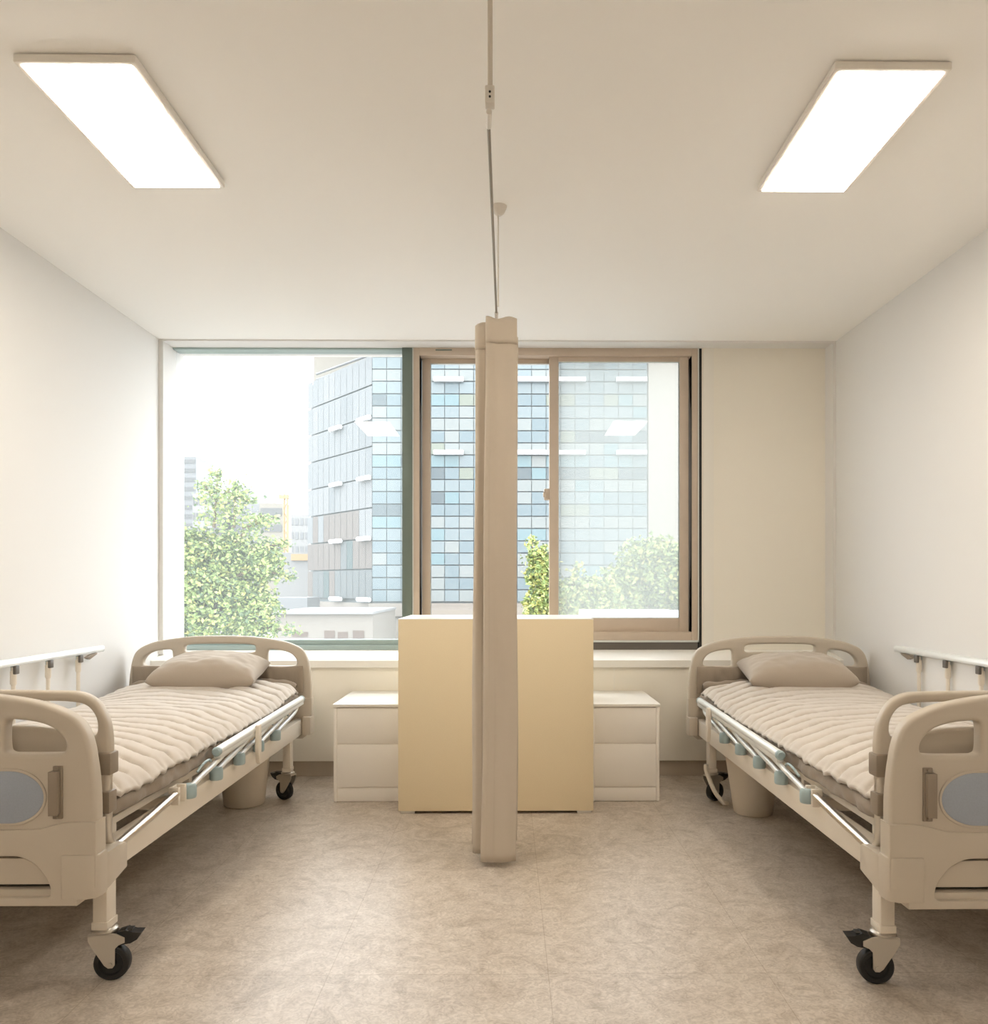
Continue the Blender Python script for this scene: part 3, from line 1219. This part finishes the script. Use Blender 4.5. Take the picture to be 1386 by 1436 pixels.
def pillow(cx, cy, cz, rz, tilt, label, seed):
    hw, hh, th = .268, .155, .082
    def fn(a, b, side):
        x = (a - .5) * 2
        y = (b - .5) * 2
        # corners pulled out to points
        e = (1 - abs(x) ** 3.2) * (1 - abs(y) ** 3.0)
        t = max(0, e) ** .42
        px = hw * x * (1 - .07 * (1 - abs(y) ** 2) * abs(x) ** 3)
        py = hh * y * (1 - .10 * (1 - abs(x) ** 2) * abs(y) ** 3)
        n = noise.noise(Vector((seed + x * 2.2, y * 2.4, side))) * .010 + noise.noise(Vector((seed + x * 6, y * 5, side * 3))) * .004
        # creases running to the corners
        cr = .004 * math.sin((x * 9 + y * 6) + seed) * abs(x * y)
        pz = side * (th * t * (1 + .12 * math.cos(x * 2)) + (n + cr) * min(1, e * 3))
        return Vector((px, py, pz))
    w = MB()
    w.grid(lambda a, b: fn(a, b, 1), 60, 44)
    w.grid(lambda a, b: fn(a, b, -1), 60, 44)
    w.transform(Matrix.Rotation(rz, 4, 'Z') @ Matrix.Rotation(tilt, 4, 'X'))
    bmesh.ops.remove_doubles(w.bm, verts=w.bm.verts, dist=.0008)
    o = w.build('pillow', M['pillow'], None, angle=120)
    o.location = (cx, cy, cz)
    tag(o, label, 'pillow', 'taupe pillows')
    return o


mattress(LX, 1, 'taupe mattress on the left bed, showing below the quilt', 3.1)
mattress(RX, -1, 'taupe mattress on the right bed, showing below the quilt', 8.4)
quilt(LX, 1, 'pink-beige gathered quilt spread over the left bed', 5)
quilt(RX, -1, 'pink-beige gathered quilt spread over the right bed', 9)
pillow(-1.525, 4.03, .672, .03, .20, 'plump taupe pillow leaning at the head of the left bed', 2.0)
pillow(1.472, 3.99, .672, -.06, .20, 'plump taupe pillow leaning at the head of the right bed', 6.0)


# ------------------------------------------------------------------ waste bins
def waste_bin(x, y, rb, rt, h, label):
    w = MB()
    w.lathe([(.0, .0), (rb - .006, .0), (rb, .006), (rb + (rt - rb) * .5, h * .5), (rt, h - .006), (rt + .004, h), (rt - .002, h + .003), (rt - .005, h - .004),
             (rb - .003, .01), (.0, .01)], (0, 0, 0), 'z', 48)
    o = w.build('waste_bin', M['bin'], None, angle=50)
    o.location = (x, y, 0)
    tag(o, label, 'waste bin', 'beige waste bins')
    return o


waste_bin(-1.345, 4.02, .100, .128, .27, 'round beige waste bin on the floor under the left bed')
waste_bin(1.205, 3.84, .092, .130, .27, 'round beige waste bin on the floor under the right bed')

# ------------------------------------------------------------------ outside
EXT = {}


def ext(name, rgb, rough=.6, **k):
    EXT[name] = mat('outside_' + name, rgb, rough, **k)
    return EXT[name]


ext('ground', (.16, .15, .14))
ext('beige', (0.174, 0.157, 0.137))
ext('cream', (0.183, 0.168, 0.142))
ext('white', (0.191, 0.191, 0.191))
ext('pale_grey', (0.139, 0.145, 0.152))
ext('grey', (0.090, 0.093, 0.096))
ext('mullion', (0.109, 0.128, 0.134))
ext('bar_white', (.55, .56, .57))
ext('orange', (0.315, 0.203, 0.098))
ext('dark', (.05, .055, .06))
ext('slab_cream', (0.359, 0.328, 0.281))
ext('brick', (.09, .062, .05))
tones_f = [ext('blue_a', (0.110, 0.141, 0.152), .2), ext('blue_b', (0.087, 0.122, 0.137), .2), ext('blue_c', (0.133, 0.152, 0.152), .2), ext('blue_d', (0.049, 0.070, 0.080), .2),
           ext('blue_e', (0.087, 0.141, 0.156), .2), ext('blue_f', (0.114, 0.133, 0.110), .2)]
tones_s = [ext('silver_a', (0.151, 0.162, 0.169), .6, spec=.08), ext('silver_b', (0.136, 0.148, 0.156), .6, spec=.08), ext('silver_c', (0.163, 0.171, 0.177), .6, spec=.08), ext('slate_a', (0.108, 0.119, 0.124), .6, spec=.08),
           ext('slate_b', (0.126, 0.114, 0.108), .6, spec=.08), ext('slate_c', (0.079, 0.101, 0.104), .6, spec=.08)]
GZ = -9.0

gr = MB().box(-400, 400, 6.0, 700, GZ - .5, GZ).build('ground', EXT['ground'])
gr['kind'] = 'structure'

DT = 80.0
tower = empty('office_tower', (wx(715, DT), DT, GZ), 'blue glass office tower seen through both windows', 'building')
tl = tower.location


def P(p):
    return Vector(p) - tl


fl_, fr_ = wx(522, DT), wx(908, DT)
zb_ = wz_(846, DT)
ztop = wz_(380, DT)
body = MB()
side = Vector((-.82, 1.0, 0))
Ls = 11.6
c0 = Vector((fl_, DT, 0))
c1 = c0 + side * Ls
zside = wz_(497, DT)
a = [P((fl_, DT + .3, zb_)), P((fr_, DT + .3, zb_)), P((fr_, DT + 30, zb_)), P((fl_ + .3, DT + 30, zb_))]
b_ = [Vector((p.x, p.y, ztop - tl.z)) for p in a]
body._f([body._v(p) for p in a])
body._f([body._v(p) for p in b_])
for i in range(4):
    body.quad(a[i], a[(i + 1) % 4], b_[(i + 1) % 4], b_[i])
# side wing
q0, q1 = P((c0.x + .3, c0.y + .3, zb_)), P((c1.x + .3, c1.y + .3, zb_))
q2, q3 = q1 + Vector((14, 8, 0)), q0 + Vector((14, 8, 0))
up = Vector((0, 0, zside - zb_ - .2))
for f in ([q0, q1, q1 + up, q0 + up], [q1, q2, q2 + up, q1 + up], [q2, q3, q3 + up, q2 + up], [q0 + up, q1 + up, q2 + up, q3 + up]):
    body.quad(*f)
body.build('core', EXT['mullion'], tower, smooth=False)


def curtain_wall(name, o, d, width, cols, zrows, tones, weights, rowmod, parent, gap=.07, gz=.18, seed=1):
    """panes of one facade: the pattern of one continuous glass wall"""
    rng = random.Random(seed)
    w = MB()
    d = Vector(d).normalized()
    cw = width / cols
    nrm = Vector((d.y, -d.x, 0))
    for r_ in range(len(zrows) - 1):
        z0, z1 = zrows[r_], zrows[r_ + 1]
        ww = rowmod(r_)
        c = 0
        main = rng.choices(range(len(tones)), ww)[0]
        while c < cols:
            n = rng.choice((1, 1, 2))
            n = min(n, cols - c)
            m = main if rng.random() < .5 else rng.choices(range(len(tones)), ww)[0]
            for k in range(n):
                A = Vector(o) + d * ((c + k) * cw + gap)
                B = Vector(o) + d * ((c + k + 1) * cw - gap)
                w.mi = m
                tilt = rng.uniform(-.02, .02)
                w.quad(P((A.x, A.y, z0 + gz)), P((B.x, B.y, z0 + gz)), P((B.x, B.y, z1 - gz)), P((A.x, A.y, z1 - gz)))
            c += n
    return w.build(name, tones, parent, smooth=False, weld=False)


rows = []
y = 844.0
ys_list = []
while y > 380:
    ys_list += [y, y - 17, y - 34]
    y -= 51.5
zr = [wz_(q, DT) for q in ys_list]


def rm(i):
    k = i % 3
    fl = i // 3
    if k == 0:
        return [4, 2, 4, .3, 1, .3]
    if k == 1:
        return [1, 3, 1, 3.0 if 0 < fl < 5 else .8, 1, 1.2 if fl in (2, 3) else .2]
    return [3, 4, 2, .8, 2, .1]


curtain_wall('front_glass', (fl_, DT, 0), (1, 0, 0), fr_ - fl_, 19, zr, tones_f, None, rm, tower, .03, .055, 4)
ysid = [841 - k * 43.0 for k in range(9)]
zsd = [wz_(q, DT) for q in ysid]
def rs(i):
    if i == 0:
        return [.1, .3, .1, 3, 1.5, 3]
    if i == 1:
        return [.1, .6, .1, 3, 3, 1.5]
    if i == 2:
        return [1, 1, .4, 2, 2, .3]
    return [3, 2, 2, 0, 0, 0]


wv = curtain_wall('side_glass', c0, side, Ls * side.length, 11, zsd, tones_s, None, rs, tower, .03, .075, 8)
w = MB()
for (xa, xb) in ((608, 650), (723, 822), (865, 908)):
    for yy in (531, 634):
        p0, p1 = at(xa, yy, DT - .6), at(xb, yy, DT - .6)
        q = P(p0)
        w.box(q.x, P(p1).x, q.y, q.y + .5, q.z - .22, q.z + .22)
w.build('front_light_shelf', EXT['bar_white'], tower)
w = MB()
dn = side.normalized()
for yy in (586, 670, 755, 841):
    zc = wz_(yy, DT)
    for (ta, tb) in ((.0, 2.4), (6.2, 8.6)):
        A, B = c0 + dn * ta + Vector((-.25, -.25, 0)), c0 + dn * tb + Vector((-.25, -.25, 0))
        w.tube([P((A.x, A.y, zc)), P((B.x, B.y, zc))], .26, 6)
w.build('side_light_shelf', EXT['bar_white'], tower)
w = MB()
pa, pb_ = c0 + Vector((1.0, 1.5, 0)), c1 + Vector((1.2, -.6, 0))
for zz in (zside + .25, zside + .9):
    w.tube([P((pa.x, pa.y, zz)), P((pb_.x, pb_.y, zz))], .13, 6)
w.build('roof_rail', EXT['pale_grey'], tower)
w = MB()
ph0, ph1 = at(440, 470, DT + 17), at(504, 470, DT + 17)
q, q_ = P(ph0), P(ph1)
w.box(q.x, q_.x + 6, q.y, q.y + 6, zside - tl.z - 1, q.z + 3)
w.build('roof_house', EXT['cream'], tower)
w = MB()
A = P((fl_, DT, 0))
w.box(A.x - .3, P((fr_, 0, 0)).x + .2, A.y - .4, A.y + 4, wz_(864, DT) - tl.z, zb_ - tl.z)
w.box(A.x - .1, P((fr_, 0, 0)).x, A.y, A.y + 20, 0, wz_(863, DT) - tl.z)
w.box(P(c1).x - .5, A.x + 14, P(c1).y - 2, P(c1).y + 6, 0, zb_ - tl.z)
w.prism([(A.x, A.y), (P(c1).x, P(c1).y), (P(c1).x + 8, P(c1).y + 3), (A.x + 8, A.y + 3)], 'z', 0, zb_ - tl.z)
w.build('stone_base', EXT['beige'], tower, smooth=False)

# low beige building in front of the tower with a pale cornice
DP = 60.0
low = empty('podium_building', (wx(460, DP), DP, GZ), 'low beige stone building with a pale cornice at the foot of the glass tower', 'building')
x0, x1 = wx(383, DP), wx(523, DP)
w = MB()
lxx = low.location.x
w.box(x0 - lxx, x1 - lxx, 0, 12, 0, wz_(861, DP) - GZ)
w.build('wall', EXT['beige'], low)
w = MB()
w.box(x0 - lxx - .2, x1 - lxx + .1, -.35, 12, wz_(861, DP) - GZ, wz_(857.5, DP) - GZ)
w.build('cornice', EXT['white'], low)
w = MB()
for (xa, xb, ya, yb) in ((410, 432, 886, 893), (455, 470, 884, 895), (474, 488, 886, 895), (495, 511, 884, 895)):
    w.box(wx(xa, DP) - lxx, wx(xb, DP) - lxx, -.05, .3, wz_(yb, DP) - GZ, wz_(ya, DP) - GZ)
w.build('window', EXT['brick'], low)

# cream slab tower at the right
DC = 95.0
ct = MB()
x0, x1 = wx(909.5, DC), wx(1010, DC)
ct.box(x0, x1, DC, DC + 15, GZ, wz_(400, DC))
o = ct.build('slab_tower', EXT['slab_cream'])
tag(o, 'blank cream slab building rising behind the bushes at the right edge of the sliding window', 'building')


def block(name, xa, xb, ytop, D, m, label, floors=0, fcol=None, bays=0, depth=20, ybot=None):
    r = empty(name, (wx((xa + xb) / 2, D), D, GZ), label, 'building', 'distant city buildings')
    lx_ = r.location.x
    X0, X1 = wx(xa, D) - lx_, wx(xb, D) - lx_
    zt2 = wz_(ytop, D) - GZ
    MB().box(X0, X1, 0, depth, 0, zt2).build('wall', m, r)
    if floors:
        w = MB()
        fh = (wz_(ytop, D) - wz_(820, D)) / floors
        for k in range(floors):
            z = zt2 - (k + .75) * fh
            if bays:
                bw = (X1 - X0) / bays
                for j in range(bays):
                    w.box(X0 + bw * (j + .2), X0 + bw * (j + .8), -.15, .2, z, z + fh * .5)
            else:
                w.box(X0 + .3, X1 - .3, -.2, .2, z, z + fh * .45)
        w.build('window_bands', fcol, r)
    return r


block('high_rise', 243, 275, 641, 330, EXT['pale_grey'], 'pale grey high-rise far away at the left edge of the fixed window', 14, EXT['grey'])
block('high_rise', 276, 289, 655, 362, EXT['white'], 'narrow off-white high-rise just right of the far grey one', 10, EXT['pale_grey'])
block('office_block', 270, 300, 693, 260, EXT['white'], 'white office block with small square windows behind the tree top', 6, EXT['grey'], 7)
block('office_block', 325, 352, 683, 270, EXT['white'], 'white block with a stepped roof just right of the tree top', 6, EXT['pale_grey'])
block('office_block', 352, 370, 700, 250, EXT['white'], 'white low block left of the one with grey balcony bands', 5, EXT['pale_grey'])
block('apartment_block', 364, 397, 706, 200, EXT['cream'], 'cream apartment block with dark grey balcony bands near the crane', 5, EXT['grey'], depth=8)
block('apartment_block', 406, 434, 722, 232, EXT['white'], 'white apartment block right of the crane', 5, EXT['pale_grey'], 4)
wh = block('warehouse', 388, 434, 775, 120, EXT['white'], 'low white building with an orange sign band beside the glass tower', 0)
sx0, sx1 = wx(408, 119.5) - wh.location.x, wx(433, 119.5) - wh.location.x
MB().box(sx0, sx1, -.4, 0, wz_(786, 119.5) - GZ, wz_(777, 119.5) - GZ).build('sign_board', EXT['orange'], wh)['label'] = 'orange sign band'
w = MB()
w.box(wx(386, 75), wx(431, 75), 75, 80, GZ, wz_(838, 75))
gg = w.build('garage_block', EXT['pale_grey'])
tag(gg, 'grey flat-roofed block between the tree and the foot of the glass tower', 'building')

# construction crane
DK = 188.0
ck = at(401, 770, DK)
crane = empty('tower_crane', (ck.x, DK, GZ), 'thin pale orange tower crane on the skyline left of the glass tower', 'crane')
w = MB()
mast_top = wz_(697, DK) - GZ
for sx_ in (-.4, .4):
    for sy_ in (-.4, .4):
        w.tube([(sx_, sy_, 0), (sx_, sy_, mast_top)], .17, 5)
k = 0
z = 8
while z < mast_top - 2:
    w.tube([(-.4, -.4, z), (.4, -.4, z + 2)], .1, 4)
    w.tube([(.4, -.4, z + 2), (-.4, -.4, z + 4)], .1, 4)
    z += 4
w.build('mast', EXT['orange'], crane)
w = MB()
w.tube([(0, 0, mast_top - .5), (3.8, 0, mast_top + 13)], .10, 5)
w.tube([(0, 0, mast_top), (-1.2, 0, mast_top + 2.7)], .12, 5)
w.build('jib', EXT['cream'], crane)
w = MB()
w.box(-1.6, .8, -.45, .45, mast_top - .45, mast_top + .45)
w.build('counter_jib', EXT['orange'], crane)


# trees
LEAF = [mat('leaf_green', (0.137, 0.194, 0.061), .6), mat('leaf_lime', (0.240, 0.300, 0.096), .55), mat('leaf_yellow', (0.340, 0.336, 0.102), .55), mat('leaf_deep', (0.060, 0.099, 0.042), .6)]
BARK = mat('bark', (.10, .07, .045), .9)


def tree(D, blobs, n_leaf, size, label, seed, base=None, spikes=(), wts=(4, 4, 1.2, 2), cat='tree'):
    rng = random.Random(seed)
    cx_ = sum(b[0].x for b in blobs) / len(blobs)
    r = empty('leafy_tree', (cx_, D, GZ), label, cat)
    o3 = Vector((cx_, D, GZ))
    w = MB()
    tot = sum(b[1] ** 2 for b in blobs)
    for (c, rad) in blobs:
        n = int(n_leaf * rad ** 2 / tot)
        for i in range(n):
            while True:
                p = Vector((rng.uniform(-1, 1), rng.uniform(-1, 1), rng.uniform(-1, 1)))
                if .35 < p.length < 1:
                    break
            k = .8 + .35 * noise.noise(p * 2.3 + Vector((seed, 0, 0)))
            q = c + p * rad * k - o3
            add_leaf(w, rng, q, size * rng.uniform(.6, 1.3), wts)
    for (a_, b_2, n) in spikes:
        for i in range(n):
            t = rng.random()
            q = a_.lerp(b_2, t) - o3
            sp = (1 - t) * .16 + .055
            q += Vector((rng.gauss(0, sp), rng.gauss(0, sp), rng.gauss(0, sp * .6)))
            add_leaf(w, rng, q, size * rng.uniform(.6, 1.2), wts)
    w.build('foliage', LEAF, r, smooth=False, weld=False)
    w = MB()
    main = max(blobs, key=lambda b: b[1])[0] - o3
    w.tube([(main.x, main.y, 0), (main.x, main.y, main.z * .6), main], [.22, .16, .07], 8)
    for (c, rad) in blobs:
        w.tube([(main.x, main.y, main.z * .55), (main + (c - o3)) * .5, c - o3], [.09, .05, .02], 6)
    for (a_, b_2, n) in spikes:
        w.tube([a_ - o3, b_2 - o3], [.03, .006], 5)
    w.build('trunk', BARK, r)
    return r


def add_leaf(w, rng, q, s, wts):
    d = Vector((rng.gauss(0, 1), rng.gauss(0, 1), rng.gauss(0, .7))).normalized()
    e = d.cross(Vector((rng.gauss(0, 1), rng.gauss(0, 1), rng.gauss(0, 1)))).normalized()
    w.mi = rng.choices(range(4), wts)[0]
    nrm = d.cross(e) * s * .18
    A, B, C, Dd = q - d * s * .5, q + e * s * .33 + nrm, q + d * s * .5, q - e * s * .33 + nrm
    w.quad(A, B, C, Dd)


D1 = 14.0
sc1 = D1 / FPX
bl = [(at(300, 850, D1), 75 * sc1), (at(255, 790, D1), 60 * sc1), (at(330, 800, D1 + .3), 62 * sc1), (at(372, 790, D1), 34 * sc1), (at(280, 768, D1 + .4), 36 * sc1),
      (at(355, 860, D1), 50 * sc1), (at(240, 850, D1), 80 * sc1), (at(322, 765, D1), 24 * sc1), (at(230, 750, D1), 34 * sc1)]
spk = [(at(300, 740, D1), at(306, 656, D1), 420), (at(328, 740, D1), at(331, 676, D1), 340), (at(350, 770, D1), at(404, 762, D1), 260), (at(340, 740, D1), at(384, 727, D1), 200),
       (at(300, 700, D1), at(284, 676, D1), 140), (at(320, 690, D1), at(352, 704, D1), 150), (at(370, 800, D1), at(412, 810, D1), 160), (at(330, 760, D1), at(368, 722, D1), 160), (at(360, 880, D1), at(416, 884, D1), 120)]
tree(D1, bl, 19000, .088, 'tall leafy green tree close outside the fixed window', 3, spikes=spk)
D2 = 26.0
sc2 = D2 / FPX
bl = [(at(905, 800, D2), 56 * sc2), (at(870, 835, D2), 50 * sc2), (at(945, 830, D2), 60 * sc2), (at(930, 785, D2), 38 * sc2), (at(985, 830, D2), 60 * sc2)]
tree(D2, bl, 9000, .20, 'rounded lime-green tree behind the hazy right-hand pane of the sliding window', 5, wts=(3, 5, 1.5, 1))
D3 = 21.0
sc3 = D3 / FPX
bl = [(at(800, 845, D3), 42 * sc3), (at(765, 850, D3), 38 * sc3), (at(835, 840, D3), 40 * sc3), (at(757, 808, D3), 24 * sc3), (at(752, 782, D3), 15 * sc3), (at(768, 790, D3), 16 * sc3)]
spk = [(at(746, 800, D3), at(747, 752, D3), 120), (at(764, 800, D3), at(764, 765, D3), 120), (at(800, 830, D3), at(812, 790, D3), 120)]
tree(D3, bl, 6000, .15, 'yellow-green bushy young tree just right of the curtain, at the foot of the tower', 7, spikes=spk, wts=(2, 5, 2.5, 1.2))
w = MB()
DR = 11.0
rx0, rx1 = wx(835, DR), wx(985, DR)
w.box(rx0, rx1, DR, DR + 2.5, wz_(866, DR) - 3, wz_(862, DR))
w.box(rx0, rx1, DR, DR + .12, wz_(862, DR), wz_(856, DR))
ro = w.build('flat_roof', EXT['bar_white'])
tag(ro, 'white parapet of a flat roof just below the sliding window', 'roof')
